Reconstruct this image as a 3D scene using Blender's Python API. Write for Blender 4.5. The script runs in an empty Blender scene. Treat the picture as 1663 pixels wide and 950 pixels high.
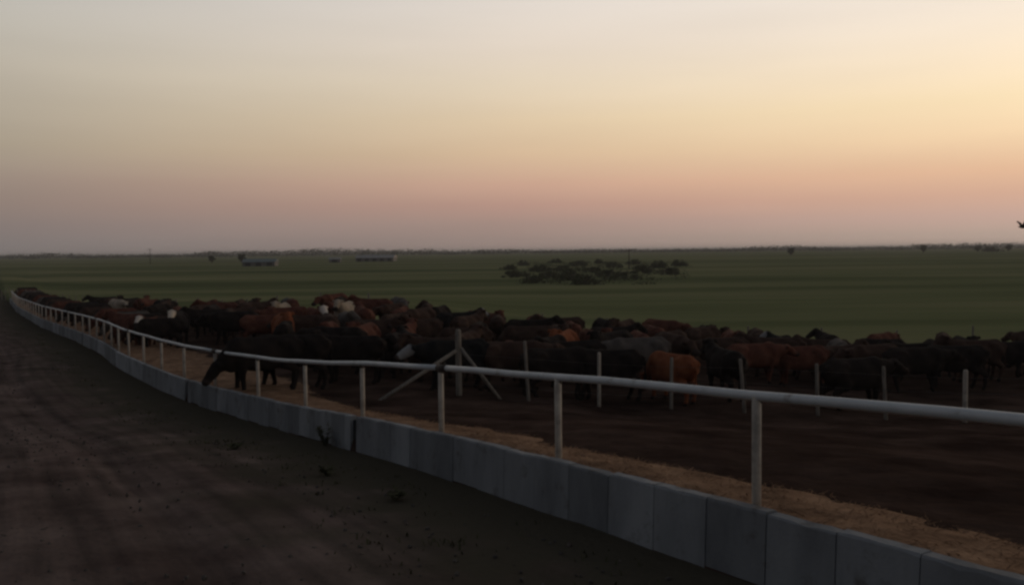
import bpy, bmesh, math, random
import numpy as np
from mathutils import Vector, Matrix
random.seed(7); rng = np.random.default_rng(7)
scene = bpy.context.scene
COL = scene.collection

# ------------------------------------------------------------------ camera
FPX, PW, PH = 1400.0, 1663.0, 950.0          # focal length in photo pixels
EYE = 1.9                                     # eye height above the track
cam_d = bpy.data.cameras.new('camera'); cam = bpy.data.objects.new('camera', cam_d); COL.objects.link(cam)
cam_d.sensor_width = 36.0; cam_d.lens = 36.0 * FPX / PW
cam_d.clip_start = 0.05; cam_d.clip_end = 20000
pitch, roll = math.radians(-2.76), math.radians(0.60)
fw = Vector((0, math.cos(pitch), math.sin(pitch))); rt = Vector((1, 0, 0)); up = rt.cross(fw)
u2 = up * math.cos(roll) + rt * math.sin(roll); r2 = rt * math.cos(roll) - up * math.sin(roll)
cam.matrix_world = Matrix(((r2.x, u2.x, -fw.x, 0), (r2.y, u2.y, -fw.y, 0), (r2.z, u2.z, -fw.z, EYE), (0, 0, 0, 1)))
scene.camera = cam

# ------------------------------------------------------------------ light, sky, exposure
SUN_AZ, SUN_EL = math.radians(40), math.radians(1.5)      # azimuth to the right of +Y
scene.view_settings.view_transform = 'Standard'; scene.view_settings.look = 'None'
scene.view_settings.exposure = 0.0; scene.view_settings.gamma = 1.0
scene.cycles.filter_width = 2.6
scene.cycles.max_bounces = 5; scene.cycles.diffuse_bounces = 3

def lin(r, g, b):
    f = lambda c: (c / 255 / 12.92) if c / 255 <= 0.04045 else ((c / 255 + 0.055) / 1.055) ** 2.4
    return (f(r), f(g), f(b), 1.0)

world = bpy.data.worlds.new('World'); scene.world = world; world.use_nodes = True
nt = world.node_tree; nt.nodes.clear()
N = lambda t: nt.nodes.new(t)
def wmath(op, a, b=None, c=None, clamp=False):
    n = N('ShaderNodeMath'); n.operation = op; n.use_clamp = clamp
    for i, v in enumerate((a, b, c)):
        if v is None: continue
        if isinstance(v, (int, float)): n.inputs[i].default_value = v
        else: nt.links.new(v, n.inputs[i])
    return n.outputs[0]
tc = N('ShaderNodeTexCoord'); sep = N('ShaderNodeSeparateXYZ')
nt.links.new(tc.outputs['Generated'], sep.inputs[0])
elev = wmath('DIVIDE', wmath('ARCSINE', sep.outputs[2]), math.pi / 2)          # -1..1
hx = wmath('ARCTAN2', sep.outputs[0], sep.outputs[1])
daz = wmath('SUBTRACT', hx, SUN_AZ)
ang = wmath('DIVIDE', wmath('ARCCOSINE', wmath('COSINE', daz)), math.pi)         # 0 sunward .. 1 opposite
ELS = [0.0, 0.8, 1.8, 3.0, 4.4, 6.4, 8.5, 10.8, 13.2, 16.5, 26, 45, 90]         # degrees
SKY = {
 'sun':  [(180,161,149),(188,165,151),(202,169,154),(217,175,151),(233,190,156),(246,214,174),(254,229,188),(255,234,204),(252,236,216),(248,237,226),(200,194,188),(146,147,152),(100,107,120)],
 'mid':  [(150,134,128),(156,136,128),(167,142,132),(184,148,134),(201,163,142),(216,187,155),(225,202,170),(230,213,188),(229,215,199),(225,216,207),(178,176,174),(140,143,148),(100,107,120)],
 'left': [(124,117,115),(129,120,117),(136,123,118),(146,129,120),(156,139,127),(168,155,137),(180,169,152),(187,178,163),(190,184,173),(190,187,182),(144,146,148),(122,127,136),(100,107,120)],
 'anti': [(74,76,82),(80,81,87),(86,86,91),(92,91,95),(98,96,98),(102,100,102),(104,103,106),(102,104,108),(99,103,109),(96,102,110),(88,96,108),(98,105,117),(100,107,120)],
}
emap = N('ShaderNodeMath'); emap.operation = 'POWER'; emap.inputs[1].default_value = 0.5; emap.use_clamp = True
nt.links.new(wmath('MAXIMUM', elev, 0.0), emap.inputs[0])
ramps = {}
for k, cols in SKY.items():
    r = N('ShaderNodeValToRGB'); cr = r.color_ramp; cr.interpolation = 'LINEAR'
    while len(cr.elements) < len(ELS): cr.elements.new(0.5)
    for i, e in enumerate(ELS):
        cr.elements[i].position = (e / 90) ** 0.5
    for i, c in enumerate(cols): cr.elements[i].color = lin(*c)
    nt.links.new(emap.outputs[0], r.inputs[0]); ramps[k] = r.outputs[0]
def wmix(f, a, b):
    n = N('ShaderNodeMix'); n.data_type = 'RGBA'; n.clamp_factor = True
    nt.links.new(f, n.inputs[0]); nt.links.new(a, n.inputs[6]); nt.links.new(b, n.inputs[7]); return n.outputs[2]
def step(a, b):
    n = N('ShaderNodeMapRange'); n.inputs[1].default_value = a; n.inputs[2].default_value = b
    nt.links.new(ang, n.inputs[0]); return n.outputs[0]
c1 = wmix(step(0.05, 0.22), ramps['sun'], ramps['mid'])
c2 = wmix(step(0.22, 0.39), c1, ramps['left'])
c3 = wmix(step(0.39, 0.85), c2, ramps['anti'])
# thin streaks of high haze, hardly visible
mp = N('ShaderNodeMapping'); mp.inputs['Scale'].default_value = (1.5, 1.5, 14)
nz = N('ShaderNodeTexNoise'); nz.inputs['Scale'].default_value = 1.6; nz.inputs['Detail'].default_value = 3
nt.links.new(tc.outputs['Generated'], mp.inputs[0]); nt.links.new(mp.outputs[0], nz.inputs[0])
hz = wmath('MULTIPLY_ADD', nz.outputs[0], 0.15, 0.925)
mul = N('ShaderNodeMix'); mul.data_type = 'RGBA'; mul.blend_type = 'MULTIPLY'; mul.inputs[0].default_value = 1
nt.links.new(c3, mul.inputs[6]); nt.links.new(hz, mul.inputs[7])
# the physical sky takes over towards the zenith
nish = N('ShaderNodeTexSky'); nish.sky_type = 'NISHITA'; nish.sun_disc = False
nish.sun_elevation = SUN_EL; nish.sun_rotation = SUN_AZ; nish.dust_density = 4.0
bgd = N('ShaderNodeBackground'); bgn = N('ShaderNodeBackground'); bgn.inputs[1].default_value = 0.075
SKY_GAIN = 1.0
bgd.inputs[1].default_value = SKY_GAIN
nt.links.new(mul.outputs[2], bgd.inputs[0]); nt.links.new(nish.outputs[0], bgn.inputs[0])
mr = N('ShaderNodeMapRange'); mr.interpolation_type = 'SMOOTHSTEP'
mr.inputs[1].default_value = 20 / 90; mr.inputs[2].default_value = 60 / 90; mr.inputs[4].default_value = 0.6
nt.links.new(elev, mr.inputs[0])
ms = N('ShaderNodeMixShader'); out = N('ShaderNodeOutputWorld')
nt.links.new(mr.outputs[0], ms.inputs[0]); nt.links.new(bgd.outputs[0], ms.inputs[1]); nt.links.new(bgn.outputs[0], ms.inputs[2])
nt.links.new(ms.outputs[0], out.inputs[0])

sun_d = bpy.data.lights.new('sun', 'SUN'); sun_d.energy = 0.35; sun_d.angle = math.radians(12); sun_d.color = (1.0, 0.70, 0.42)
sun = bpy.data.objects.new('sun', sun_d); COL.objects.link(sun)
sdir = Vector((math.sin(SUN_AZ) * math.cos(SUN_EL), math.cos(SUN_AZ) * math.cos(SUN_EL), math.sin(SUN_EL)))
sun.rotation_euler = (-sdir).to_track_quat('-Z', 'Y').to_euler(); sun.location = (60, 60, 30)

# ------------------------------------------------------------------ helpers
def tag(o, label=None, cat=None, group=None, kind=None):
    if label: o['label'] = label
    if cat: o['category'] = cat
    if group: o['group'] = group
    if kind: o['kind'] = kind
    return o
def link(name, me, parent=None):
    o = bpy.data.objects.new(name, me); COL.objects.link(o)
    if parent: o.parent = parent
    return o
def empty(name, loc=(0, 0, 0)):
    o = bpy.data.objects.new(name, None); COL.objects.link(o); o.location = loc; o.empty_display_size = 0.2; return o
def mesh(name, verts, faces, mat=None, smooth=False):
    me = bpy.data.meshes.new(name)
    me.from_pydata([tuple(map(float, v)) for v in verts], [], [tuple(map(int, f)) for f in faces])
    if smooth: me.polygons.foreach_set('use_smooth', [True] * len(me.polygons))
    if mat: me.materials.append(mat)
    me.update(); return me
def bm_mesh(name, bm, mat=None, smooth=False):
    me = bpy.data.meshes.new(name); bm.normal_update(); bm.to_mesh(me); bm.free()
    if smooth: me.polygons.foreach_set('use_smooth', [True] * len(me.polygons))
    if mat: me.materials.append(mat)
    return me
def bm_box(bm, c, s, rot=None, bevel=0):
    r = bmesh.ops.create_cube(bm, size=1.0)
    vs = r['verts']
    for v in vs: v.co = Vector((v.co.x * s[0], v.co.y * s[1], v.co.z * s[2]))
    if bevel:
        es = list({e for v in vs for e in v.link_edges})
        rr = bmesh.ops.bevel(bm, geom=es, offset=bevel, segments=1, affect='EDGES')
        vs = list({v for f in rr['faces'] for v in f.verts} | {v for v in vs if v.is_valid})
    for v in vs:
        if rot: v.co = rot @ v.co
        v.co += Vector(c)
def tube(bm, pts, rad, seg=10, cap=True):
    """round tube through a list of points; rad is a number or a list"""
    pts = [Vector(p) for p in pts]; rings = []
    for i, p in enumerate(pts):
        t = (pts[min(i + 1, len(pts) - 1)] - pts[max(i - 1, 0)]).normalized()
        a = t.cross(Vector((0, 0, 1))) if abs(t.z) < 0.95 else t.cross(Vector((1, 0, 0)))
        a.normalize(); b = a.cross(t)
        r = rad[i] if isinstance(rad, (list, tuple)) else rad
        rings.append([bm.verts.new(p + (a * math.cos(2 * math.pi * k / seg) + b * math.sin(2 * math.pi * k / seg)) * r) for k in range(seg)])
    for A, B in zip(rings, rings[1:]):
        for k in range(seg): bm.faces.new((A[k], B[k], B[(k + 1) % seg], A[(k + 1) % seg]))
    if cap:
        bm.faces.new(rings[0]); bm.faces.new(rings[-1][::-1])
    bmesh.ops.recalc_face_normals(bm, faces=bm.faces[:])

def material(name, cols, scale=3.0, rough=0.9, bump=0.3, bscale=None, stretch=(1, 1, 1), detail=6, metal=0.0, dist=0.02, spec=0.3, coords='Object', pos=None):
    """noise-driven colour ramp with fine bump"""
    m = bpy.data.materials.new(name); m.use_nodes = True; t = m.node_tree
    b = t.nodes['Principled BSDF']; b.inputs['Roughness'].default_value = rough; b.inputs['Metallic'].default_value = metal
    b.inputs['Specular IOR Level'].default_value = spec
    tcn = t.nodes.new('ShaderNodeTexCoord'); mpn = t.nodes.new('ShaderNodeMapping'); mpn.inputs['Scale'].default_value = stretch
    t.links.new(tcn.outputs[coords], mpn.inputs[0])
    n = t.nodes.new('ShaderNodeTexNoise'); n.inputs['Scale'].default_value = scale; n.inputs['Detail'].default_value = detail; n.inputs['Roughness'].default_value = 0.6
    t.links.new(mpn.outputs[0], n.inputs[0])
    r = t.nodes.new('ShaderNodeValToRGB'); cr = r.color_ramp
    while len(cr.elements) < len(cols): cr.elements.new(0.5)
    for i, c in enumerate(cols):
        cr.elements[i].position = pos[i] if pos else 0.3 + 0.4 * i / max(1, len(cols) - 1); cr.elements[i].color = (*c, 1)
    t.links.new(n.outputs[0], r.inputs[0]); t.links.new(r.outputs[0], b.inputs['Base Color'])
    if bump:
        n2 = t.nodes.new('ShaderNodeTexNoise'); n2.inputs['Scale'].default_value = bscale or scale * 8; n2.inputs['Detail'].default_value = 5
        t.links.new(tcn.outputs[coords], n2.inputs[0])
        bp = t.nodes.new('ShaderNodeBump'); bp.inputs['Strength'].default_value = bump; bp.inputs['Distance'].default_value = dist
        t.links.new(n2.outputs[0], bp.inputs['Height']); t.links.new(bp.outputs[0], b.inputs['Normal'])
    m['ramp'] = r.name; m['noise'] = n.name
    return m

def sm(a, b, x):
    t = np.clip((np.asarray(x, float) - a) / (b - a), 0, 1); return t * t * (3 - 2 * t)

# ------------------------------------------------------------------ the lie of the land
ZK = [-60, -20, 0, 4.9, 6.6, 8.8, 11.3, 13.5, 16.2, 18.8, 21, 25, 28, 31, 38, 44, 60, 85, 120, 200, 400, 1000, 4000, 16000]
DK = [1.1, 1.6, 2.02, 2.49, 2.64, 2.81, 3.04, 3.24, 3.56, 3.82, 3.90, 4.05, 4.12, 4.2, 4.38, 4.57, 4.98, 5.55, 5.8, 5.4, 4.5, 4.0, 3.2, 3.0]
_zz = np.linspace(-60, 300, 1441); _dd = np.interp(_zz, ZK, DK)
_k = np.exp(-0.5 * (np.arange(-8, 9) / 3.5) ** 2); _k /= _k.sum()
_dd = np.convolve(np.pad(_dd, 8, mode='edge'), _k, mode='valid')
def drop(y):
    y = np.asarray(y, float)
    return np.where(y < 299, np.interp(y, _zz, _dd), np.interp(y, ZK, DK))
PATH = [(16.3, -18), (8.1, -4), (4.25, 2.0), (2.76, 4.64), (1.88, 6.6), (0.47, 8.8), (-0.93, 11.3), (-2.35, 13.5), (-3.89, 16.2), (-5.45, 18.8),
        (-7.3, 21.0), (-8.62, 22.7), (-10.6, 25.6), (-12.2, 28), (-14.5, 31.5), (-17.7, 37), (-22.1, 44), (-33, 60), (-49, 85), (-76.7, 130), (-135, 225), (-300, 500)]
P0 = np.array(PATH, float)
_s = np.r_[0, np.cumsum(np.hypot(*np.diff(P0, axis=0).T))]
_sf = np.arange(0, _s[-1], 0.25)
_px, _py = np.interp(_sf, _s, P0[:, 0]), np.interp(_sf, _s, P0[:, 1])
_k2 = np.exp(-0.5 * (np.arange(-12, 13) / 5.0) ** 2); _k2 /= _k2.sum()
_px[12:-12] = np.convolve(_px, _k2, mode='valid'); _py[12:-12] = np.convolve(_py, _k2, mode='valid')
BX, BY, BS = _px, _py, _sf
def bunk_at(s):
    x, y = np.interp(s, BS, BX), np.interp(s, BS, BY)
    x1, y1 = np.interp(s + .3, BS, BX), np.interp(s + .3, BS, BY); x0, y0 = np.interp(s - .3, BS, BX), np.interp(s - .3, BS, BY)
    d = np.hypot(x1 - x0, y1 - y0); tx, ty = (x1 - x0) / d, (y1 - y0) / d
    return x, y, tx, ty, ty, -tx              # point, tangent (away), normal into the pen (right)
def off(x, y):
    """signed distance from the bunk line (pen side positive) and arc length there"""
    x = np.atleast_1d(np.asarray(x, float)); y = np.atleast_1d(np.asarray(y, float))
    sel = slice(0, 1200, 2)
    bx, by, bs = BX[sel], BY[sel], BS[sel]
    P = np.empty(len(x)); S = np.empty(len(x))
    for i in range(0, len(x), 4000):
        xx, yy = x[i:i + 4000, None], y[i:i + 4000, None]
        d2 = (xx - bx) ** 2 + (yy - by) ** 2; j = d2.argmin(1)
        _, _, tx, ty, nx, ny = bunk_at(bs[j])
        P[i:i + 4000] = (x[i:i + 4000] - bx[j]) * nx + (y[i:i + 4000] - by[j]) * ny; S[i:i + 4000] = bs[j]
    return P, S
def ground(x, y):
    """height of the smooth ground"""
    x = np.atleast_1d(np.asarray(x, float)); y = np.atleast_1d(np.asarray(y, float))
    z = EYE - drop(y)
    near = (y < 320) & (np.abs(x) < 320)
    p = np.full(len(x), 200.0)
    if near.any(): p[near] = off(x[near], y[near])[0]
    pen = 0.40 * sm(0.0, 0.12, p) * (1 - sm(3.0, 9, p))                     # apron behind the bunk
    mound = 1.3 * sm(2, 14, p) * sm(19, 33, y) * (1 - sm(68, 112, y)) * (1 - sm(-11, 3, x))  # pen mound on the left
    dip = 0.48 * sm(4, 12, x) * sm(14, 24, y) * (1 - sm(45, 100, y))
    return z + pen + mound - dip
def G(x, y): return float(ground(x, y)[0])
def at(px, z):
    """ground plan position that lies under photo column px at depth z"""
    return (px - 831.5) / FPX * z, z

# ------------------------------------------------------------------ materials of the setting
M_field = material('field_grass', [(.072, .084, .038), (.140, .148, .070), (.215, .196, .104)], scale=0.016, rough=1.0, bump=0.5, bscale=2.0, stretch=(0.30, 2.2, 1), dist=0.1, spec=0.0, pos=[.32, .5, .68])
M_mud = material('pen_mud', [(.022, .0135, .011), (.044, .028, .022), (.076, .049, .039)], scale=0.7, rough=0.95, bump=0.9, bscale=5, dist=0.06, spec=0.0, pos=[.32, .5, .7])
M_feed = material('cattle_feed', [(.105, .058, .034), (.20, .114, .068), (.30, .185, .114)], scale=2.2, rough=1.0, bump=0.9, bscale=22, dist=0.03, spec=0.05, pos=[.3, .5, .72])
M_conc = material('bunk_concrete', [(.10, .102, .105), (.205, .21, .218), (.285, .29, .295)], scale=1.5, rough=0.92, bump=0.5, bscale=30, dist=0.008, spec=0.1, stretch=(1, 1, .35), pos=[.25, .5, .75])
t = M_conc.node_tree; oi = t.nodes.new('ShaderNodeObjectInfo'); mr_ = t.nodes.new('ShaderNodeMapRange'); mr_.inputs[3].default_value = .72; mr_.inputs[4].default_value = 1.12
mc_ = t.nodes.new('ShaderNodeMix'); mc_.data_type = 'RGBA'; mc_.blend_type = 'MULTIPLY'; mc_.inputs[0].default_value = 1
t.links.new(oi.outputs['Random'], mr_.inputs[0]); t.links.new(mr_.outputs[0], mc_.inputs[7]); t.links.new(t.nodes[M_conc['ramp']].outputs[0], mc_.inputs[6])
ns_ = t.nodes.new('ShaderNodeTexNoise'); ns_.inputs['Scale'].default_value = 3.2; ns_.inputs['Detail'].default_value = 8; ns_.inputs['Roughness'].default_value = .7
tc_ = t.nodes.new('ShaderNodeTexCoord'); t.links.new(tc_.outputs['Object'], ns_.inputs[0])
ms_ = t.nodes.new('ShaderNodeMapRange'); ms_.inputs[1].default_value = .55; ms_.inputs[2].default_value = .68; ms_.inputs[4].default_value = .7; t.links.new(ns_.outputs[0], ms_.inputs[0])
mw_ = t.nodes.new('ShaderNodeMix'); mw_.data_type = 'RGBA'; mw_.inputs[7].default_value = (.085, .072, .060, 1)
t.links.new(ms_.outputs[0], mw_.inputs[0]); t.links.new(mc_.outputs[2], mw_.inputs[6]); t.links.new(mw_.outputs[2], t.nodes['Principled BSDF'].inputs['Base Color'])
M_joint = material('dark_joint_core', [(.02, .02, .021), (.035, .035, .036)], scale=6, rough=1, bump=0.2, spec=0.1)  # near-black colour of the inset footing, visible between the panels
M_pipe = material('galvanised_pipe', [(.20, .16, .13), (.42, .43, .44), (.52, .525, .53)], pos=[.26, .40, .7], scale=4, rough=0.55, bump=0.12, bscale=60, dist=0.003, metal=0.15, spec=0.4)
M_post = material('weathered_pipe_post', [(.22, .19, .16), (.36, .31, .26), (.46, .40, .33)], scale=6, rough=0.7, bump=0.2, bscale=50, dist=0.004, spec=0.3)
M_wood = material('grey_wood_post', [(.10, .085, .07), (.19, .165, .14), (.27, .235, .20)], scale=5, rough=0.95, bump=0.6, bscale=25, stretch=(6, 6, .6), dist=0.01, spec=0.1)
M_rust = material('dark_coupling', [(.03, .024, .02), (.07, .05, .04)], scale=12, rough=0.8, bump=0.3)
M_wire = material('fence_wire', [(.10, .09, .085), (.16, .15, .14)], scale=20, rough=0.6, bump=0, metal=0.4)
M_leaf = material('dark_foliage', [(.026, .032, .018), (.046, .054, .028), (.072, .076, .040)], scale=0.9, rough=1, bump=0, spec=0.05)
M_scrub = material('dry_scrub', [(.040, .046, .026), (.066, .070, .038), (.095, .092, .052)], scale=0.9, rough=1, bump=0, spec=0.0)
M_bark = material('bark', [(.04, .032, .026), (.09, .072, .058)], scale=6, rough=1, bump=0.5)
M_weed = material('verge_weed', [(.040, .040, .022), (.068, .064, .036), (.100, .086, .052)], scale=1.3, rough=1, bump=0, spec=0.05)
M_stone = material('road_stone', [(.045, .037, .032), (.10, .083, .072)], scale=9, rough=0.95, bump=0.2)

# road: base mottling plus long wear streaks that follow the track (u across, v along)
M_road = material('dirt_track', [(.064, .046, .041), (.112, .083, .073), (.160, .121, .106)], scale=0.8, rough=0.97, bump=0.8, bscale=11, dist=0.03, spec=0.0, pos=[.3, .5, .7])
t = M_road.node_tree; b = t.nodes['Principled BSDF']
uv = t.nodes.new('ShaderNodeUVMap'); uv.uv_map = 'track'
mpp = t.nodes.new('ShaderNodeMapping'); mpp.inputs['Scale'].default_value = (2.1, 0.10, 1)
ns = t.nodes.new('ShaderNodeTexNoise'); ns.inputs['Scale'].default_value = 1.6; ns.inputs['Detail'].default_value = 5
t.links.new(uv.outputs[0], mpp.inputs[0]); t.links.new(mpp.outputs[0], ns.inputs[0])
rs = t.nodes.new('ShaderNodeValToRGB'); rs.color_ramp.elements[0].position = .34; rs.color_ramp.elements[0].color = (.66, .66, .66, 1)
rs.color_ramp.elements[1].position = .66; rs.color_ramp.elements[1].color = (1.25, 1.2, 1.18, 1)
t.links.new(ns.outputs[0], rs.inputs[0])
mx = t.nodes.new('ShaderNodeMix'); mx.data_type = 'RGBA'; mx.blend_type = 'MULTIPLY'; mx.inputs[0].default_value = 1
t.links.new(t.nodes[M_road['ramp']].outputs[0], mx.inputs[6]); t.links.new(rs.outputs[0], mx.inputs[7])
# weedy verge beside the bunk: u > -2.4 m, broken by noise
sx = t.nodes.new('ShaderNodeSeparateXYZ'); t.links.new(uv.outputs[0], sx.inputs[0])
nv = t.nodes.new('ShaderNodeTexNoise'); nv.inputs['Scale'].default_value = 0.9; nv.inputs['Detail'].default_value = 6
t.links.new(uv.outputs[0], nv.inputs[0])
ad = t.nodes.new('ShaderNodeMath'); ad.operation = 'MULTIPLY_ADD'; ad.inputs[1].default_value = 5.0
t.links.new(nv.outputs[0], ad.inputs[0]); t.links.new(sx.outputs[0], ad.inputs[2])
mrr = t.nodes.new('ShaderNodeMapRange'); mrr.inputs[1].default_value = -0.6; mrr.inputs[2].default_value = 1.6
t.links.new(ad.outputs[0], mrr.inputs[0])
mv = t.nodes.new('ShaderNodeMix'); mv.data_type = 'RGBA'; mv.inputs[7].default_value = (.066, .056, .041, 1)
t.links.new(mrr.outputs[0], mv.inputs[0]); t.links.new(mx.outputs[2], mv.inputs[6])
t.links.new(mv.outputs[2], b.inputs['Base Color'])

# ------------------------------------------------------------------ ground sheets
def bumps(x, y, amp, fr, seed=0):
    r = np.random.default_rng(seed); h = 0
    for k in range(7):
        a = r.uniform(0, 2 * math.pi); f = fr * (0.6 + 0.5 * k); ph = r.uniform(0, 6.28)
        h = h + np.sin((x * math.cos(a) + y * math.sin(a)) * f + ph + 1.3 * np.sin((x * math.sin(a) - y * math.cos(a)) * f * 0.7 + ph)) / (1 + 0.5 * k)
    return amp * h / 2.5
def sheet(name, rows, mat, uvs=None):
    """rows: (n, m, 3) grid of points"""
    n, m, _ = rows.shape
    idx = np.arange(n * m).reshape(n, m)
    f = np.stack([idx[:-1, :-1], idx[:-1, 1:], idx[1:, 1:], idx[1:, :-1]], -1).reshape(-1, 4)
    me = mesh(name, rows.reshape(-1, 3), f, mat, smooth=True)
    bm = bmesh.new(); bm.from_mesh(me); bmesh.ops.recalc_face_normals(bm, faces=bm.faces[:])
    if sum(fc.normal.z for fc in bm.faces) < 0: bmesh.ops.reverse_faces(bm, faces=bm.faces[:])
    bm.to_mesh(me); bm.free()
    if uvs is not None:
        l = me.uv_layers.new(name='track'); U = uvs.reshape(-1, 2)
        vi = np.empty(len(me.loops), int); me.loops.foreach_get('vertex_index', vi)
        l.data.foreach_set('uv', U[vi].astype(np.float32).ravel())
    return link(name, me)

# fields: one sheet to the horizon, sunk a little where track and pen lie on it
ys = np.r_[np.linspace(-60, 80, 71), np.geomspace(83, 15000, 60)]
xs = np.r_[-np.geomspace(9000, 62, 34), np.linspace(-60, 60, 61), np.geomspace(62, 9000, 34)]
XX, YY = np.meshgrid(xs, ys)
ZZ = ground(XX.ravel(), YY.ravel()).reshape(XX.shape)
PP = np.full(XX.size, 200.0); nr = (np.abs(XX.ravel()) < 320) & (YY.ravel() < 320)
PP[nr] = off(XX.ravel()[nr], YY.ravel()[nr])[0]; PP = PP.reshape(XX.shape)
ZZ = ZZ - 0.8 * (1 - sm(0, 2, np.where(PP > 0, PP, 0)))     # below the apron step
ZZ -= 0.35
ZZ += 0.35 * sm(90, 140, YY)
tag(sheet('field', np.stack([XX, YY, ZZ], -1), M_field), kind='structure')

# plan of the pen: back edge as depth for each photo column
EDGE_PX = [-60, 30, 150, 300, 450, 600, 750, 900, 1050, 1200, 1350, 1500, 1663, 1900]
EDGE_Z = [150, 104, 71, 56, 48, 45, 43, 41.5, 40, 39, 38.3, 38, 37.5, 37]
edge = np.array([at(p, z) for p, z in zip(EDGE_PX, EDGE_Z)])
es = np.r_[0, np.cumsum(np.hypot(*np.diff(edge, axis=0).T))]
def edge_at(s): return np.interp(s, es, edge[:, 0]), np.interp(s, es, edge[:, 1])

# pasture strip between the pen's back fence and the sunken field sheet is the same grass
def grass_sheet():
    sA = np.linspace(0, es[-1], 120); ex, ey = edge_at(sA)
    L = np.hypot(ex, ey); rows = []
    for q in np.r_[-2.0, 0, 1, 2, 4, 7, 11, 16, 24, 34, 50, 75, 110, 150]:
        k = (L + q) / L
        x, y = ex * k, ey * k
        rows.append(np.stack([x, y, ground(x, y) + (-0.05 if q < 0 else 0.0) - 0.6 * sm(110, 150, q) + bumps(x, y, .03, .8, 5)], -1))
    return sheet('grass_margin', np.array(rows), M_field)
tag(grass_sheet(), kind='structure')

# pen floor: trampled mud, lumpy, from the bunk back to the far fence
def pen_sheet():
    s = np.r_[np.arange(6, 60, 0.13), np.geomspace(60.3, 140, 130)]
    x, y, tx, ty, nx, ny = bunk_at(s)
    rows = []
    q = np.r_[-0.10, 0.0, 0.12, np.arange(0.3, 10, 0.13), np.geomspace(10.3, 34, 60)]
    for p in q:
        X, Y = x + nx * p, y + ny * p
        Z = ground(X, Y) + bumps(X, Y, .03, 3.1, 1) * (p > .2) + bumps(X, Y, .014, 8.0, 14) * (.2 < p < 10) + bumps(X, Y, .03, .9, 2) * (p > .2)
        # sink it under the grass beyond the back fence
        px = X / np.maximum(Y, .5) * FPX + 831.5
        ez = np.interp(px, EDGE_PX, EDGE_Z)
        Z = Z - 0.6 * sm(-0.4, 1.4, Y - ez) * (Y > 10) + 0.03
        rows.append(np.stack([X, Y, Z], -1))
    return sheet('pen_floor', np.array(rows), M_mud)
tag(pen_sheet(), kind='structure')

# dirt track left of the bunk with shallow wheel ruts
def road_sheet():
    s = np.r_[np.arange(0, 70, 0.35), np.geomspace(70.4, 560, 120)]
    x, y, tx, ty, nx, ny = bunk_at(s)
    q = np.r_[np.arange(-12, -0.05, 0.14), -0.02]
    q = np.r_[-60, -40, -28, -20, -16, -13.5, q]
    rows, uvs = [], []
    for p in q:
        X, Y = x + nx * p, y + ny * p
        rut = sum(-0.045 * math.exp(-((p - c) / .23) ** 2) for c in (-3.5, -5.3, -7.2, -9.0))
        hump = 0.03 * math.exp(-((p + 2.6) / .5) ** 2) + 0.05 * sm(-0.5, 0, p)
        Z = ground(X, Y) if p < -.1 else EYE - drop(Y)
        Z = EYE - drop(Y) + rut + hump + bumps(X, Y, .012, 2.3, 3) + bumps(X, Y, .02, .6, 4)
        rows.append(np.stack([X, Y, Z], -1)); uvs.append(np.stack([np.full(len(s), p), s], -1))
    return sheet('dirt_road', np.array(rows), M_road, np.array(uvs))
tag(road_sheet(), kind='structure')

# ------------------------------------------------------------------ feed bunk: concrete panels on a footing
def s_of_y(y): return float(np.interp(y, BY, BS))
WALL_H, WALL_T, RAIL_UP = 0.62, 0.14, 0.86
bunk = empty('feed_bunk', (*bunk_at(s_of_y(8))[:2], G(*bunk_at(s_of_y(8))[:2])))
tag(bunk, 'long grey concrete feed bunk wall running beside the dirt track', 'feed bunk')
BL = Vector(bunk.location)
def wall_piece(name, s0, s1, h, p0, p1, z0, mat, parent, n=2, jit=0.0, bevel=0.012):
    """a wall block following the line between arc lengths s0..s1, offsets p0..p1"""
    ss = np.linspace(s0, s1, n); V, F = [], []
    for s in ss:
        x, y, tx, ty, nx, ny = map(float, bunk_at(s)); g = EYE - float(drop(y))
        b_ = bevel
        prof = [(p0 + jit, z0), (p0 + jit + .02, h - b_ * 1.6), (p0 + jit + .02 + b_, h), (p1 - b_, h), (p1, h - b_), (p1, z0)]
        for ip, (p, zz) in enumerate(prof):
            if mat is M_conc and 1 <= ip <= 4: zz -= max(0, random.gauss(0, .007)); p += random.uniform(0, .005) * (ip < 3)
            V.append((x + nx * p - BL.x, y + ny * p - BL.y, g + zz - BL.z))
    k = 6
    for i in range(n - 1):
        for j in range(k):
            a, c = i * k + j, i * k + (j + 1) % k
            F.append((a, c, c + k, a + k))
    F.append(tuple(range(k))[::-1]); F.append(tuple(range((n - 1) * k, n * k)))
    me = mesh(name, V, F, mat)
    bm = bmesh.new(); bm.from_mesh(me); bmesh.ops.recalc_face_normals(bm, faces=bm.faces[:]); bm.to_mesh(me); bm.free()
    return link(name, me, parent)
GAPS = [s_of_y(14.05), s_of_y(22.95), s_of_y(32.5), s_of_y(43.5), s_of_y(55)]
S_NEAR, S_END = s_of_y(1.2), s_of_y(104)
cuts = [S_NEAR]
while cuts[-1] < s_of_y(23): cuts.append(cuts[-1] + 0.665)
while cuts[-1] < S_END: cuts.append(cuts[-1] + 2.6)
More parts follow.
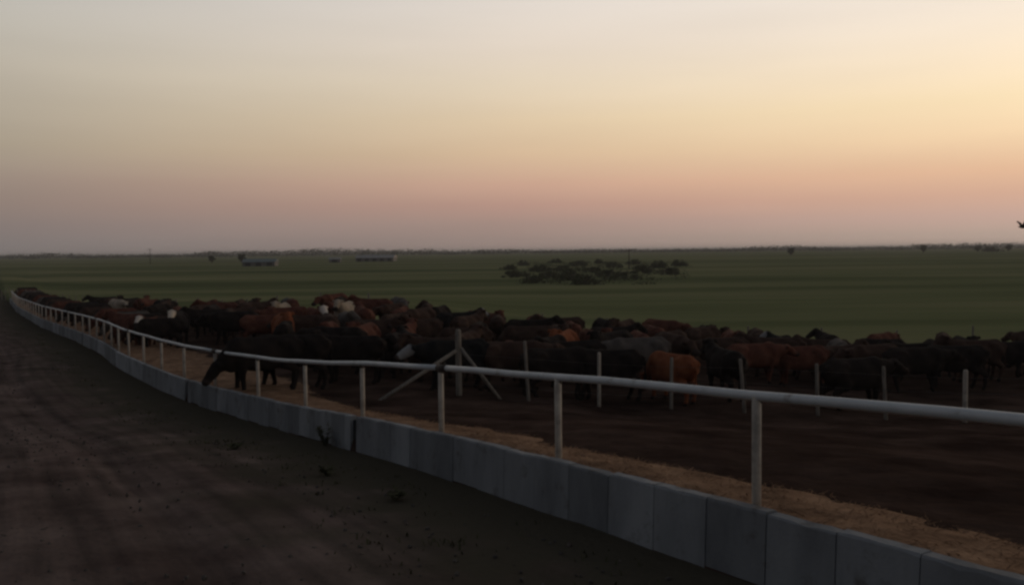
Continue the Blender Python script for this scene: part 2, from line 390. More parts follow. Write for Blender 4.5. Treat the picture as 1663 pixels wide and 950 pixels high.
# move the nearest cut on to each section gap
for g_ in GAPS: cuts[min(range(len(cuts)), key=lambda i: abs(cuts[i] - g_))] = g_
cuts = sorted(set(cuts))
for a, c in zip(cuts, cuts[1:]):
    ga = 0.14 if any(abs(a - g_) < .01 for g_ in GAPS) else 0.005
    gc = 0.14 if any(abs(c - g_) < .01 for g_ in GAPS) else 0.005
    wall_piece('concrete_panel', a + ga, c - gc, WALL_H + random.uniform(-.008, .008), 0, WALL_T, -0.12, M_conc, bunk, n=max(6, int((c - a) / .5) + 1), jit=random.uniform(-.006, .006))
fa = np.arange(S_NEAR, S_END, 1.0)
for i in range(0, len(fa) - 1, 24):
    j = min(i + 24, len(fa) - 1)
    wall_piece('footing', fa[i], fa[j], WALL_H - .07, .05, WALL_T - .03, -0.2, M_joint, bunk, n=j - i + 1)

# ------------------------------------------------------------------ feed heaped behind the wall
def feed_sheet():
    s = np.r_[np.arange(S_NEAR, s_of_y(45), 0.09), np.arange(s_of_y(45), S_END, .6)]
    x, y, tx, ty, nx, ny = bunk_at(s)
    wv = 1.75 + 1.35 * sm(18, 23, y) * (1 - .5 * sm(36, 46, y)) + bumps(s, s * 0, .16, 1.7, 8) + bumps(s, s * 0, .10, 5.3, 9)
    rows = []
    for k, q in enumerate(np.linspace(0, 1, 22)):
        p = WALL_T - .02 + (wv - WALL_T) * q
        X, Y = x + nx * p, y + ny * p
        prof = (0.10 * (1 - sm(0.1, 0.9, q)) + 0.06 * math.sin(math.pi * min(1, q * 1.1))) if q < .97 else 0
        h = 0.035 + prof * (0.8 + bumps(s, s * 0 + q, .35, 1.1, 10)) + (bumps(X, Y, .018, 9, 11) + bumps(X, Y, .022, 3.5, 12)) * (1 - q * .4)
        Z = EYE - drop(Y) + .40 + np.maximum(h, -.02) - 0.09 * sm(.9, 1, q) + (ground(X, Y) - (EYE - drop(Y) + .40)) * sm(.3, .9, q)
        rows.append(np.stack([X, Y, Z], -1))
    rows = np.array(rows)
    o = sheet('cattle_feed', rows, M_feed)
    # loose stalks and crumbs lying on the heap, joined to the same mesh
    bm = bmesh.new(); bm.from_mesh(o.data)
    near = np.where(y < 34)[0]
    for _ in range(14000):
        i = random.choice(near); j = random.randrange(0, 21)
        c = Vector(rows[j, i]) + Vector((random.uniform(-.05, .05), random.uniform(-.05, .05), .006))
        a = random.uniform(0, 6.28); L = random.uniform(.03, .10); w = random.uniform(.004, .009)
        d = Vector((math.cos(a), math.sin(a), random.uniform(-.1, .5))) * L; n = Vector((-math.sin(a), math.cos(a), .3)) * w
        vs = [bm.verts.new(c - n), bm.verts.new(c + n), bm.verts.new(c + d)]
        bm.faces.new(vs)
    bm.to_mesh(o.data); bm.free()
    return o
tag(feed_sheet(), 'tan brown feed heaped along the inside of the concrete bunk', 'cattle feed', kind='stuff')

# ------------------------------------------------------------------ pipe rail on posts along the bunk
rail = empty('rail_fence', tuple(BL)); tag(rail, 'pale pipe rail on steel posts rising from the concrete bunk', 'rail fence')
post_y = [2.3, 4.45, 6.69, 9.13, 11.63, 14.1, 16.85, 19.35]
post_s = [s_of_y(v) for v in post_y]
while post_s[-1] < S_END - 3: post_s.append(post_s[-1] + 2.75)
PIPE_R = 0.039
def bp(s, p, dz):
    x, y, tx, ty, nx, ny = map(float, bunk_at(s)); return Vector((x + nx * p, y + ny * p, EYE - float(drop(y)) + dz)) - BL
PO = WALL_T + .07
for s in post_s:
    bm = bmesh.new(); top = bp(s, PO, WALL_H + RAIL_UP - PIPE_R * .2); bot = bp(s, PO, .20)
    top += Vector((random.uniform(-.012, .012), random.uniform(-.012, .012), 0))
    tube(bm, [bot, (bot + top) / 2, top], PIPE_R * .97, 12)
    link('post', bm_mesh('post', bm, M_post, True), rail)
    if s < s_of_y(30):
        bm = bmesh.new(); tube(bm, [bp(s, PO, WALL_H + RAIL_UP - PIPE_R * 1.9), bp(s, PO, WALL_H + RAIL_UP - PIPE_R * 1.1), bp(s, PO, WALL_H + RAIL_UP - PIPE_R * .5)], [PIPE_R * 1.0, PIPE_R * 1.16, PIPE_R * 1.05], 12, cap=False)
        link('weld_collar', bm_mesh('weld_collar', bm, M_rust, True), rail)
joint_s = [post_s[0] - 1.2, post_s[4] - .05] + [post_s[i] for i in range(8, len(post_s), 4)]
joint_s = sorted(joint_s) + [S_END]
for a, c in zip(joint_s, joint_s[1:]):
    bm = bmesh.new(); n = max(3, int((c - a) / .8))
    tube(bm, [bp(s, PO, WALL_H + RAIL_UP) + Vector((0, 0, .006 * math.sin(s * 1.9))) for s in np.linspace(a + .003, c - .003, n)], PIPE_R, 14)
    link('rail', bm_mesh('rail', bm, M_pipe, True), rail)
for s in joint_s[1:-1]:
    bm = bmesh.new(); tube(bm, [bp(s - .13, PO, WALL_H + RAIL_UP), bp(s + .13, PO, WALL_H + RAIL_UP)], PIPE_R * 1.28, 14)
    for d in (-.07, .07): tube(bm, [bp(s + d, PO, WALL_H + RAIL_UP + .03), bp(s + d, PO, WALL_H + RAIL_UP + .078)], .012, 6)
    link('rail_coupling', bm_mesh('rail_coupling', bm, M_rust, True), rail)

# ------------------------------------------------------------------ fence inside the pen: braced corner post and line posts
def post_obj(parent, x, y, h, r, lean=(0, 0), mat=M_wood, seg=9, name='post', flat=False):
    bm = bmesh.new(); g = G(x, y); b0 = Vector((x, y, g - .3)); t0 = Vector((x + lean[0], y + lean[1], g + h))
    pts = [b0 + (t0 - b0) * k for k in (0, .35, .7, .97, 1.0)]
    tube(bm, pts, [r * 1.08, r, r * .97, r * .95, r * .7], seg)
    o = link(name, bm_mesh(name, bm, mat, True), parent)
    for v in o.data.vertices: v.co -= parent.location
    return t0
cx, cy = at(743, 21.0)
pf = empty('pen_fence', (cx, cy, G(cx, cy))); tag(pf, 'wire fence of weathered posts with a braced corner post, behind the pipe rail', 'fence')
post_obj(pf, cx, cy, 1.68, .075)
def brace(parent, a, b_, r=.045):
    bm = bmesh.new(); tube(bm, [Vector(a) - parent.location, (Vector(a) + Vector(b_)) / 2 - parent.location, Vector(b_) - parent.location], r, 9)
    link('brace', bm_mesh('brace', bm, M_wood, True), parent)
lx, ly = at(612, 19.9); rx, ry = at(812, 20.9)
brace(pf, (cx - .05, cy - .05, G(cx, cy) + 1.16), (lx, ly, G(lx, ly) + .0))
brace(pf, (cx + .06, cy - .03, G(cx, cy) + 1.22), (rx, ry, G(rx, ry) + .0))
line = [(858, 20.9, 1.52, (-.10, 0)), (972, 20.7, 1.36, (0.01, 0)), (1090, 20.5, 1.3, (.02, .03)), (1212, 20.3, 1.30, (-.13, 0)), (1331, 20.2, 1.26, (-.05, 0)), (1443, 20.1, 1.28, (-.09, 0)), (1571, 19.9, 1.27, (0, 0)), (1700, 19.8, 1.3, (0.03, 0)), (1830, 19.7, 1.3, (0, 0))]
tops = [Vector((cx, cy, G(cx, cy)))]
for px, z, h, ln in line:
    x, y = at(px, z); post_obj(pf, x, y, h, .043 if px != 1571 else .055, ln, M_post if px in (1571, 972) else M_wood); tops.append(Vector((x, y, G(x, y))))
for hh in (.35, .72, 1.08):
    bm = bmesh.new(); tube(bm, [p + Vector((0, -.05, hh)) - pf.location for p in tops], .0022, 4)
    link('wire', bm_mesh('wire', bm, M_wire), pf)
# back fence of the pen
e0 = edge_at(0); bf = empty('boundary_fence', (e0[0], e0[1], G(*e0))); tag(bf, 'low wire fence with thin posts between the herd and the green field', 'fence')
pts = []; s = 0.0
while s < es[-1]:
    x, y = edge_at(s); x -= .4 * x / math.hypot(x, y); y -= .4
    post_obj(bf, float(x), float(y), random.uniform(1.2, 1.45), .045, (random.uniform(-.06, .06), 0), M_wood, 7)
    pts.append(Vector((x, y, G(x, y)))); s += 3.2
for hh in (.4, .8, 1.15):
    bm = bmesh.new(); tube(bm, [p + Vector((0, 0, hh)) - bf.location for p in pts], .0025, 4); link('wire', bm_mesh('wire', bm, M_wire), bf)

# ------------------------------------------------------------------ cattle
def surface_nets(F, org, h):
    ins = F < 0; nx, ny, nz = F.shape
    cnt = np.zeros((nx - 1, ny - 1, nz - 1)); acc = np.zeros((nx - 1, ny - 1, nz - 1, 3))
    C = [(a, b_, c) for a in (0, 1) for b_ in (0, 1) for c in (0, 1)]
    def sub(A, o): return A[o[0]:nx - 1 + o[0], o[1]:ny - 1 + o[1], o[2]:nz - 1 + o[2]]
    for a in C:
        for ax in range(3):
            if a[ax]: continue
            b_ = list(a); b_[ax] = 1
            fa, fb = sub(F, a), sub(F, b_); x = (fa < 0) != (fb < 0)
            tt = np.where(x, fa / np.where(x, fa - fb, 1), 0)
            for k in range(3): acc[..., k] += np.where(x, a[k] + (tt if k == ax else 0), 0)
            cnt += x
    m = cnt > 0; ids = -np.ones(m.shape, int); ids[m] = np.arange(m.sum())
    ijk = np.argwhere(m); V = (ijk + acc[m] / cnt[m][:, None]) * h + np.array(org)
    Q = []
    for ax in range(3):
        o1, o2 = [(1, 2), (2, 0), (0, 1)][ax]
        A = ins.take(range(0, ins.shape[ax] - 1), ax); B = ins.take(range(1, ins.shape[ax]), ax)
        for i in np.argwhere(A != B):
            if min(i[o1], i[o2]) < 1 or i[o1] >= m.shape[o1] or i[o2] >= m.shape[o2]: continue
            d1 = np.zeros(3, int); d1[o1] = 1; d2 = np.zeros(3, int); d2[o2] = 1
            q = [ids[tuple(i - d1 - d2)], ids[tuple(i - d2)], ids[tuple(i)], ids[tuple(i - d1)]]
            Q.append(q if A[tuple(i)] else q[::-1])
    return V, Q

def cow_mesh(name, pose, h=0.03):
    head_dir = dict(up=(.80, 0, -.60), level=(.86, 0, -.5), feed=(.60, 0, -.80), graze=(.42, 0, -.9), turn=(.30, .72, -.60))[pose]
    poll = dict(up=(1.07, 0, 1.38), level=(1.17, 0, 1.13), feed=(1.06, 0, .70), graze=(1.16, 0, .58), turn=(.99, .18, 1.34))[pose]
    hd = np.array(head_dir) / np.linalg.norm(head_dir); poll = np.array(poll)
    side = np.cross((0, 0, 1), hd); side /= np.linalg.norm(side); upv = np.cross(hd, side)
    muz = poll + hd * .44; ch = poll + hd * .16 - upv * .06
    ws = dict(up=0.0, level=.10, feed=-.04, graze=.06, turn=-.07)[pose]      # leg stagger
    cones = []; ells = []
    ells += [((-.02, 0, .90), (.74, .335, .355)), ((.50, 0, .93), (.33, .26, .38)), ((-.62, 0, .98), (.33, .285, .31)), ((.74, 0, .74), (.17, .15, .22))]
    cones += [((.60, 0, 1.17), (-.70, 0, 1.20), .13, .13, .10)]
    for s in (-1, 1):
        ells += [((-.50, s * .20, 1.17), (.15, .09, .09)), ((-.86, s * .12, 1.10), (.12, .08, .10)), ((.05, s * .13, .72), (.50, .19, .20))]
    nb = np.array((.62, 0, 1.02))
    cones += [(nb, (nb + poll) / 2 + np.array((0, 0, -.03)), .28, .205, .10), ((nb + poll) / 2 + np.array((0, 0, -.03)), poll - upv * .05, .205, .135, .07)]
    cones += [(poll + hd * .02, poll + hd * .20, .140, .118, .03), (poll + hd * .20, muz, .115, .090, .03), (ch, muz - upv * .02, .09, .07, .03), (muz - side * .045, muz + side * .045, .085, .085, .02)]
    for s in (-1, 1):
        e0 = poll + side * s * .09 + upv * .05 - hd * .02; e1 = e0 + side * s * .09 - upv * .03 - hd * .03; e2 = e0 + side * s * .15 - upv * .12 - hd * .04
        cones += [(e0, e1, .036, .050, .02), (e1, e2, .050, .022, .02)]
        f = ws * s
        cones += [((.52, s * .17, .80), (.54 + f * .3, s * .175, .45), .145, .076, .06), ((.54 + f * .3, s * .175, .45), (.54 + f, s * .17, .13), .070, .052, .02), ((.54 + f, s * .17, .13), (.585 + f, s * .17, .045), .045, .062, .02)]
        g = -ws * s
        cones += [((-.60, s * .17, .95), (-.47 + g * .2, s * .20, .68), .21, .14, .08), ((-.50 + g * .2, s * .20, .70), (-.78 + g * .6, s * .18, .48), .155, .072, .06), ((-.78 + g * .6, s * .18, .48), (-.73 + g, s * .18, .13), .068, .052, .02), ((-.73 + g, s * .18, .13), (-.685 + g, s * .18, .045), .045, .062, .02)]
    cones += [((-.90, 0, 1.17), (-1.00, .01, .95), .045, .03, .03), ((-1.00, .01, .95), (-.99, .03, .62), .028, .026, .02), ((-.99, .03, .62), (-.97, .04, .40), .04, .045, .02)]
    lo = np.array((-1.18, -.52, -.06)); hi = np.array((1.86, .62 if pose != 'turn' else .80, 1.66))
    n = np.ceil((hi - lo) / h).astype(int)
    X, Y, Z = np.meshgrid(*[lo[k] + np.arange(n[k]) * h for k in range(3)], indexing='ij')
    F = np.full(X.shape, 9.0)
    def smin(a, b_, k):
        hh = np.clip(.5 + .5 * (b_ - a) / k, 0, 1); return b_ * (1 - hh) + a * hh - k * hh * (1 - hh)
    for c, r in ells:
        k0 = np.sqrt(((X - c[0]) / r[0]) ** 2 + ((Y - c[1]) / r[1]) ** 2 + ((Z - c[2]) / r[2]) ** 2)
        k1 = np.sqrt(((X - c[0]) / r[0] ** 2) ** 2 + ((Y - c[1]) / r[1] ** 2) ** 2 + ((Z - c[2]) / r[2] ** 2) ** 2) + 1e-6
        F = smin(F, k0 * (k0 - 1) / k1, .09)
    for a, b_, r0, r1, k in cones:
        a, b_ = np.array(a, float), np.array(b_, float); ba = b_ - a; L2 = ba @ ba
        tt = np.clip(((X - a[0]) * ba[0] + (Y - a[1]) * ba[1] + (Z - a[2]) * ba[2]) / L2, 0, 1)
        d = np.sqrt((X - a[0] - tt * ba[0]) ** 2 + (Y - a[1] - tt * ba[1]) ** 2 + (Z - a[2] - tt * ba[2]) ** 2) - (r0 + (r1 - r0) * tt)
        F = smin(F, d, k)
    V, Q = surface_nets(F, lo, h)
    me = mesh(name, V, Q, None, smooth=True)
    at_ = me.color_attributes.new('paint', 'FLOAT_COLOR', 'POINT')
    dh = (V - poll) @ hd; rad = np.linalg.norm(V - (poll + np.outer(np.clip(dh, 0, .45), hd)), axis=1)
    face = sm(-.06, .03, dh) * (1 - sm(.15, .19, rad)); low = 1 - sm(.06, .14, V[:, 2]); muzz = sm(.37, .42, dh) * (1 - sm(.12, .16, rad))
    at_.data.foreach_set('color', np.stack([face, low, muzz, np.ones(len(V))], -1).astype(np.float32).ravel())
    return me

def coat(name, cols, face=None):
    m = material(name, cols, scale=2.4, rough=1.0, bump=0.35, bscale=45, dist=0.01, spec=0.06)
    t = m.node_tree; b = t.nodes['Principled BSDF']
    b.inputs['Sheen Weight'].default_value = 0.0
    ca = t.nodes.new('ShaderNodeVertexColor'); ca.layer_name = 'paint'; sp = t.nodes.new('ShaderNodeSeparateColor'); t.links.new(ca.outputs[0], sp.inputs[0])
    cur = t.nodes[m['ramp']].outputs[0]
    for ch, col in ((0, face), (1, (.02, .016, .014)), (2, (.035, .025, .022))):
        if col is None: continue
        mx = t.nodes.new('ShaderNodeMix'); mx.data_type = 'RGBA'; mx.inputs[7].default_value = (*col, 1)
        t.links.new(sp.outputs[ch], mx.inputs[0]); t.links.new(cur, mx.inputs[6]); cur = mx.outputs[2]
    t.links.new(cur, b.inputs['Base Color']); return m
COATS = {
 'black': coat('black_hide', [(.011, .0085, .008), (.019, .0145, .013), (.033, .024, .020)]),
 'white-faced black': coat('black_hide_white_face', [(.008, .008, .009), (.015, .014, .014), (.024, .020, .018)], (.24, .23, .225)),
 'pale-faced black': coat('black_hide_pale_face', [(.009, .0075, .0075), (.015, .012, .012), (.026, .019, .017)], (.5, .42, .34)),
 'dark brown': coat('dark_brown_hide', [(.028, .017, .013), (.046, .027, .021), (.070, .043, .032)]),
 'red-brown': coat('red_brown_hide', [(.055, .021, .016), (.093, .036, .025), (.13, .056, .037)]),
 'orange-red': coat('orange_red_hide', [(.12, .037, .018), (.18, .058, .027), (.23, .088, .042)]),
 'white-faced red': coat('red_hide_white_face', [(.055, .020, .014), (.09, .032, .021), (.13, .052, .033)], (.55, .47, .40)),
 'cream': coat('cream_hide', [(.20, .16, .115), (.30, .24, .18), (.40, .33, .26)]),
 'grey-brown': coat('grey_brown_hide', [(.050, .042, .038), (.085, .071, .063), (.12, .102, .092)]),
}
POSES = ['up', 'level', 'feed', 'graze', 'turn']
FINE = {p: cow_mesh('cow_' + p, p, .03) for p in POSES}
COARSE = {p: cow_mesh('cow_far_' + p, p, .05) for p in POSES}
for me in list(FINE.values()) + list(COARSE.values()): me.materials.append(COATS['black'])
HERD = []          # (x, y, heading deg, coat, pose, label or None)
def cow(px, z, head, coat_, pose, label=None, dx=0):
    x, y = at(px, z); HERD.append([x, y, head, coat_, pose, label, px])
# heading: 0 = facing right in the picture, 90 = away, 180 = left, 270 = towards the camera
cow(470, 22.3, 183, 'black', 'level', 'black cow side-on facing left, just behind the bunk rail posts')
cow(738, 23.0, 197, 'white-faced black', 'level', 'black cow with a pale face behind the braced fence post')
cow(570, 23.6, 170, 'black', 'up', 'black cow standing behind the rail left of the one with a pale face')
cow(1092, 21.9, 118, 'orange-red', 'graze', 'orange-red cow turned away to the left, brightest of the herd')
cow(985, 22.3, 178, 'black', 'level', 'black cow side-on between the braced post and the orange-red cow')
cow(1178, 23.0, 100, 'black', 'up', 'black cow tail-on just right of the orange-red cow')
cow(1390, 22.0, 18, 'black', 'level', 'large black cow standing close behind the rail, right part of the pen')
cow(1488, 27.0, 5, 'black', 'level', 'black cow side-on facing right behind the large black cow')
cow(1552, 27.4, 172, 'black', 'level', 'black cow facing left behind the rightmost pale fence post')
cow(905, 22.2, 12, 'black', 'level', 'black cow side-on just right of the leaning second fence post')
cow(830, 23.4, 10, 'dark brown', 'level', 'dark brown cow side-on facing right behind the right-hand brace')
cow(655, 30.5, 80, 'red-brown', 'up', 'red-brown cow tail-on in the middle of the crowd above the braced post')
cow(560, 38.5, 265, 'cream', 'up', 'cream cow facing the camera at the back of the herd')
cow(243, 36.5, 268, 'white-faced red', 'up', 'red cow with a pale face, left one of the two pale-faced cattle')
cow(287, 37.0, 280, 'pale-faced black', 'up', 'black cow with a pale face, right one of the two pale-faced cattle')
cow(205, 36.8, 150, 'red-brown', 'up', 'red-brown cow just left of the pale-faced red cow')
cow(465, 39.5, 225, 'red-brown', 'turn', 'red-brown cow at the back left of the cream cow')
cow(915, 29.5, 250, 'orange-red', 'up', 'orange-red cow facing the camera in the crowd behind the leaning posts')
cow(1035, 26.0, 190, 'grey-brown', 'level', 'grey-brown cow behind the black cow beside the orange-red one')
cow(1147, 37.5, 270, 'black', 'up', 'lone black cow at the field edge with both ears showing')
cow(1225, 27.0, 15, 'red-brown', 'level', 'red-brown cow side-on in the right row of the herd')
cow(1300, 27.6, 185, 'red-brown', 'up', 'red-brown cow facing left in the right row of the herd')
cow(1360, 28.6, 20, 'dark brown', 'up', 'dark brown cow at the back behind the large black cow')
cow(1260, 29.6, 160, 'dark brown', 'up', 'dark brown cow at the back between the two red-brown ones')
cow(1420, 28.2, 200, 'dark brown', 'level', 'dark brown cow left of the side-on black pair at right')
cow(1175, 29.5, 190, 'dark brown', 'level', 'dark brown cow behind the tail-on black cow')
# cattle with their heads over the feed
def feeder(y, coat_, label=None, pose='feed', back=1.72, skew=0):
    s = s_of_y(y); x, yy, tx, ty, nx, ny = map(float, bunk_at(s))
    hd = math.degrees(math.atan2(-ny, -nx)) + skew
    X, Y = x + nx * back, yy + ny * back
    HERD.append([X, Y, hd, coat_, pose, label, X / Y * FPX + 831.5])
feeder(20.9, 'black', 'black cow reaching its lowered head over the bunk wall to feed', 'feed', 1.16, -8)
ft = ['black', 'dark brown', 'black', 'black', 'grey-brown', 'black', 'red-brown', 'dark brown']
k = 0; y = 34.0
while y < 110:
    feeder(y, ft[k % 8], None, 'feed', random.uniform(1.6, 2.1), random.uniform(-15, 15)); k += 1; y += random.uniform(1.1, 1.9) * (1 + (y - 34) / 60)
# the rest of the crowd
ZMIN_PX = [20, 200, 330, 420, 620, 760, 1100, 1120, 1590, 1700]; ZMIN = [36, 34, 30, 25.5, 24.8, 25.0, 24.5, 27.0, 28.0, 30.5]
def backz(px): return float(np.interp(px, EDGE_PX, EDGE_Z)) - np.interp(px, [700, 1100, 1300], [2.2, 3.0, 3.4])
names = list(COATS); wts = [.30, .02, .0, .34, .25, .015, .012, .01, .06]
tries = 0
while tries < 9000 and len(HERD) < 285:
    tries += 1
    px = random.uniform(-8, 1160) if random.random() < .86 else random.uniform(1160, 1700)
    z0, z1 = float(np.interp(px, ZMIN_PX, ZMIN)), backz(px)
    if z1 <= z0: continue
    z = math.sqrt(random.uniform(z0 * z0, z1 * z1)); x, y = at(px, z)
    if off(x, y)[0][0] < 4.6: continue
    if any(math.hypot(x - c[0], y - c[1]) < 1.75 for c in HERD): continue
    hd = random.choice([0, 180, 200, 90, 90, 80, 270, 270, 280, 120, 240, 60, 300]) + random.uniform(-25, 25)
    HERD.append([x, y, hd, random.choices(names, wts)[0], random.choices(POSES, [.34, .34, .04, .08, .2])[0], None, px])

def orient(h):
    h %= 360
    return 'facing right' if h < 45 or h >= 315 else 'tail-on' if h < 135 else 'facing left' if h < 225 else 'facing the rail'
def zone(c):
    px, y = c[6], c[1]; p = off(c[0], y)[0][0]
    if p < 3 and px < 330: return 'feeding along the far end of the bunk'
    f = (y - float(np.interp(px, ZMIN_PX, ZMIN))) / max(1, backz(px) - float(np.interp(px, ZMIN_PX, ZMIN)))
    row = 'front rows' if f < .35 else 'middle rows' if f < .7 else 'back rows'
    w = 'at far left' if px < 200 else 'near the pale-faced pair' if px < 380 else 'left of the cream cow' if px < 540 else 'above the braced post' if px < 800 else 'behind the leaning posts' if px < 1050 else 'at the right'
    return row + ' ' + w
HD = dict(up='head up', level='head level', feed='head low', graze='head down', turn='head turned')
keys = {}
for c in HERD:
    if c[5] is None: keys.setdefault((c[3], orient(c[2]), HD[c[4]], zone(c)), []).append(c)
ORD = ['leftmost', 'second from left', 'third from left', 'fourth from left', 'fifth from left', 'sixth from left', 'seventh from left', 'eighth from left', 'ninth from left', 'tenth from left', 'eleventh from left', 'twelfth from left', 'thirteenth from left', 'fourteenth from left', 'fifteenth from left', 'sixteenth from left', 'seventeenth from left', 'eighteenth from left', 'nineteenth from left', 'twentieth from left', 'second last from left', 'last from left']
NUM = ['', '', 'two', 'three', 'four', 'five', 'six', 'seven', 'eight']
for (co, ori, hdw, zn), cs in keys.items():
    cs.sort(key=lambda c: c[6])
    if len(cs) == 1: cs[0][5] = f'{co} cow {ori}, {hdw}, {zn}'
    else:
        for i, c in enumerate(cs): c[5] = f'{ORD[min(i, 21)]} {co} cow {ori}, {hdw}, {zn}'.replace('feeding along the far end of the bunk', 'along far bunk end').replace('left of the cream cow', 'left of cream cow').replace('near the pale-faced pair', 'near the pale faces').replace('cow facing the rail', 'cow facing us')
protos = {}
for c in HERD:
    x, y, hd, co, pose, label, px = c
    me = (FINE if y < 34 else COARSE)[pose]
    if me.name not in protos:
        o = link('cow', me); protos[me.name] = o
    else:
        o = protos[me.name].copy(); COL.objects.link(o)
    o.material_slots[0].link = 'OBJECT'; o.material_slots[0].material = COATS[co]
    sc = random.uniform(.94, 1.08)
    o.scale = (sc, sc * random.uniform(.94, 1.08), sc); o.location = (x, y, G(x, y) + .035); o.rotation_euler = (0, 0, math.radians(hd))
    tag(o, label, 'cow', 'cattle in the feedlot pen')

# ------------------------------------------------------------------ verge: weeds, stones
def verge():
    bm = bmesh.new()
    cl = [(random.uniform(3, 60) ** 1, random.uniform(-2.6, -.1)) for _ in range(190)]
    for yy, p in cl:
        s = s_of_y(yy); x, y, tx, ty, nx, ny = map(float, bunk_at(s)); cx_, cy_ = x + nx * p, y + ny * p
        for _ in range(random.randint(8, 26)):
            a = random.uniform(0, 6.28); r = random.gauss(0, .22); L = random.uniform(.02, .075); w = random.uniform(.006, .014)
            X, Y = cx_ + math.cos(a) * r, cy_ + math.sin(a) * r; g = EYE - float(drop(Y)) - .01
            q = random.uniform(0, 6.28); d = Vector((math.cos(q) * L * .6, math.sin(q) * L * .6, L)); n = Vector((-math.sin(q), math.cos(q), 0)) * w
            c0 = Vector((X, Y, g)); m_ = c0 + d * .55 + Vector((0, 0, L * .15))
            v = [bm.verts.new(c0 - n), bm.verts.new(c0 + n), bm.verts.new(m_ + n * .7), bm.verts.new(m_ - n * .7), bm.verts.new(c0 + d)]
            bm.faces.new((v[0], v[1], v[2], v[3])); bm.faces.new((v[3], v[2], v[4]))
    return link('verge_grass', bm_mesh('verge_grass', bm, M_weed))
tag(verge(), 'sparse dark weeds growing between the dirt track and the bunk', 'weeds', kind='stuff')
def stones():
    bm = bmesh.new()
    for _ in range(2600):
        s = s_of_y(random.uniform(2, 34)); p = random.uniform(-11, -.2); x, y, tx, ty, nx, ny = map(float, bunk_at(s)); X, Y = x + nx * p, y + ny * p
        g = EYE - float(drop(Y)); r = random.uniform(.006, .026)
        R = bmesh.ops.create_icosphere(bm, subdivisions=1, radius=r, matrix=Matrix.Translation((X, Y, g + r * .2)))
        for v in R['verts']: v.co += Vector((random.uniform(-.3, .3) * r, random.uniform(-.3, .3) * r, random.uniform(-.3, .3) * r))
    return link('road_gravel', bm_mesh('road_gravel', bm, M_stone))
def clods():
    bm = bmesh.new()
    for _ in range(650):
        s = s_of_y(random.uniform(2.5, 30)); p = random.choice([random.gauss(-2.4, .5), random.gauss(-4.4, .35), random.gauss(-6.2, .3), random.uniform(-10, -.3)])
        if p > -.15: continue
        x, y, tx, ty, nx, ny = map(float, bunk_at(s)); X, Y = x + nx * p, y + ny * p; r = random.uniform(.010, .030) * random.uniform(.5, 1)
        R = bmesh.ops.create_icosphere(bm, subdivisions=1, radius=r, matrix=Matrix.Translation((X, Y, EYE - float(drop(Y)) + r * .15)))
        for v in R['verts']: v.co += Vector((random.uniform(-.4, .4) * r, random.uniform(-.4, .4) * r, random.uniform(-.3, .3) * r))
    return link('dirt_clods', bm_mesh('dirt_clods', bm, M_clod))
M_clod = material('dirt_clod', [(.045, .036, .031), (.10, .079, .067), (.14, .112, .096)], scale=9, rough=1, bump=0.3, spec=0.0)
tag(clods(), 'crumbled dirt clods along the wheel tracks of the dirt track', 'dirt clods', kind='stuff')
tag(stones(), 'loose small stones scattered over the dirt track', 'gravel', kind='stuff')
def weed_clump(y, p, n, hgt, label):
    s = s_of_y(y); x, yy, tx, ty, nx, ny = map(float, bunk_at(s)); X, Y = x + nx * p, yy + ny * p; g = EYE - float(drop(Y))
    o = empty('weed_clump', (X, Y, g)); tag(o, label, 'weed', 'weed clumps along the verge')
    bs = bmesh.new(); bl = bmesh.new()
    for k in range(n):
        a = random.uniform(0, 6.28); L = hgt * random.uniform(.5, 1); sp = .35 if hgt > .2 else 1.4; top = Vector((math.cos(a) * L * sp, math.sin(a) * L * sp, L))
        tube(bs, [(0, 0, -.03), top * .5 + Vector((0, 0, L * .1)), top], [.006, .004, .002], 5)
        for _ in range(10 if hgt < .2 else 16):
            c = top * random.uniform(.35, 1); q = random.uniform(0, 6.28); l = random.uniform(.04, .09)
            d = Vector((math.cos(q), math.sin(q), random.uniform(-.2, .7))) * l; w = Vector((-math.sin(q), math.cos(q), 0)) * l * .28
            bl.faces.new([bl.verts.new(v) for v in (c, c + d * .5 + w, c + d, c + d * .5 - w)])
    link('stem', bm_mesh('stem', bs, M_weed), o); link('foliage', bm_mesh('foliage', bl, M_weed), o)
weed_clump(14.9, -.14, 12, .42, 'dark weed clump growing against the concrete wall left of the wide dark joint')
weed_clump(12.4, -1.1, 12, .11, 'low dark weed clump on the verge before the bunk, nearer the track')
weed_clump(10.6, -1.0, 12, .10, 'low weed clump on the verge nearest the camera')
weed_clump(15.6, -1.5, 12, .12, 'low weed clump on the verge farther along the bunk')

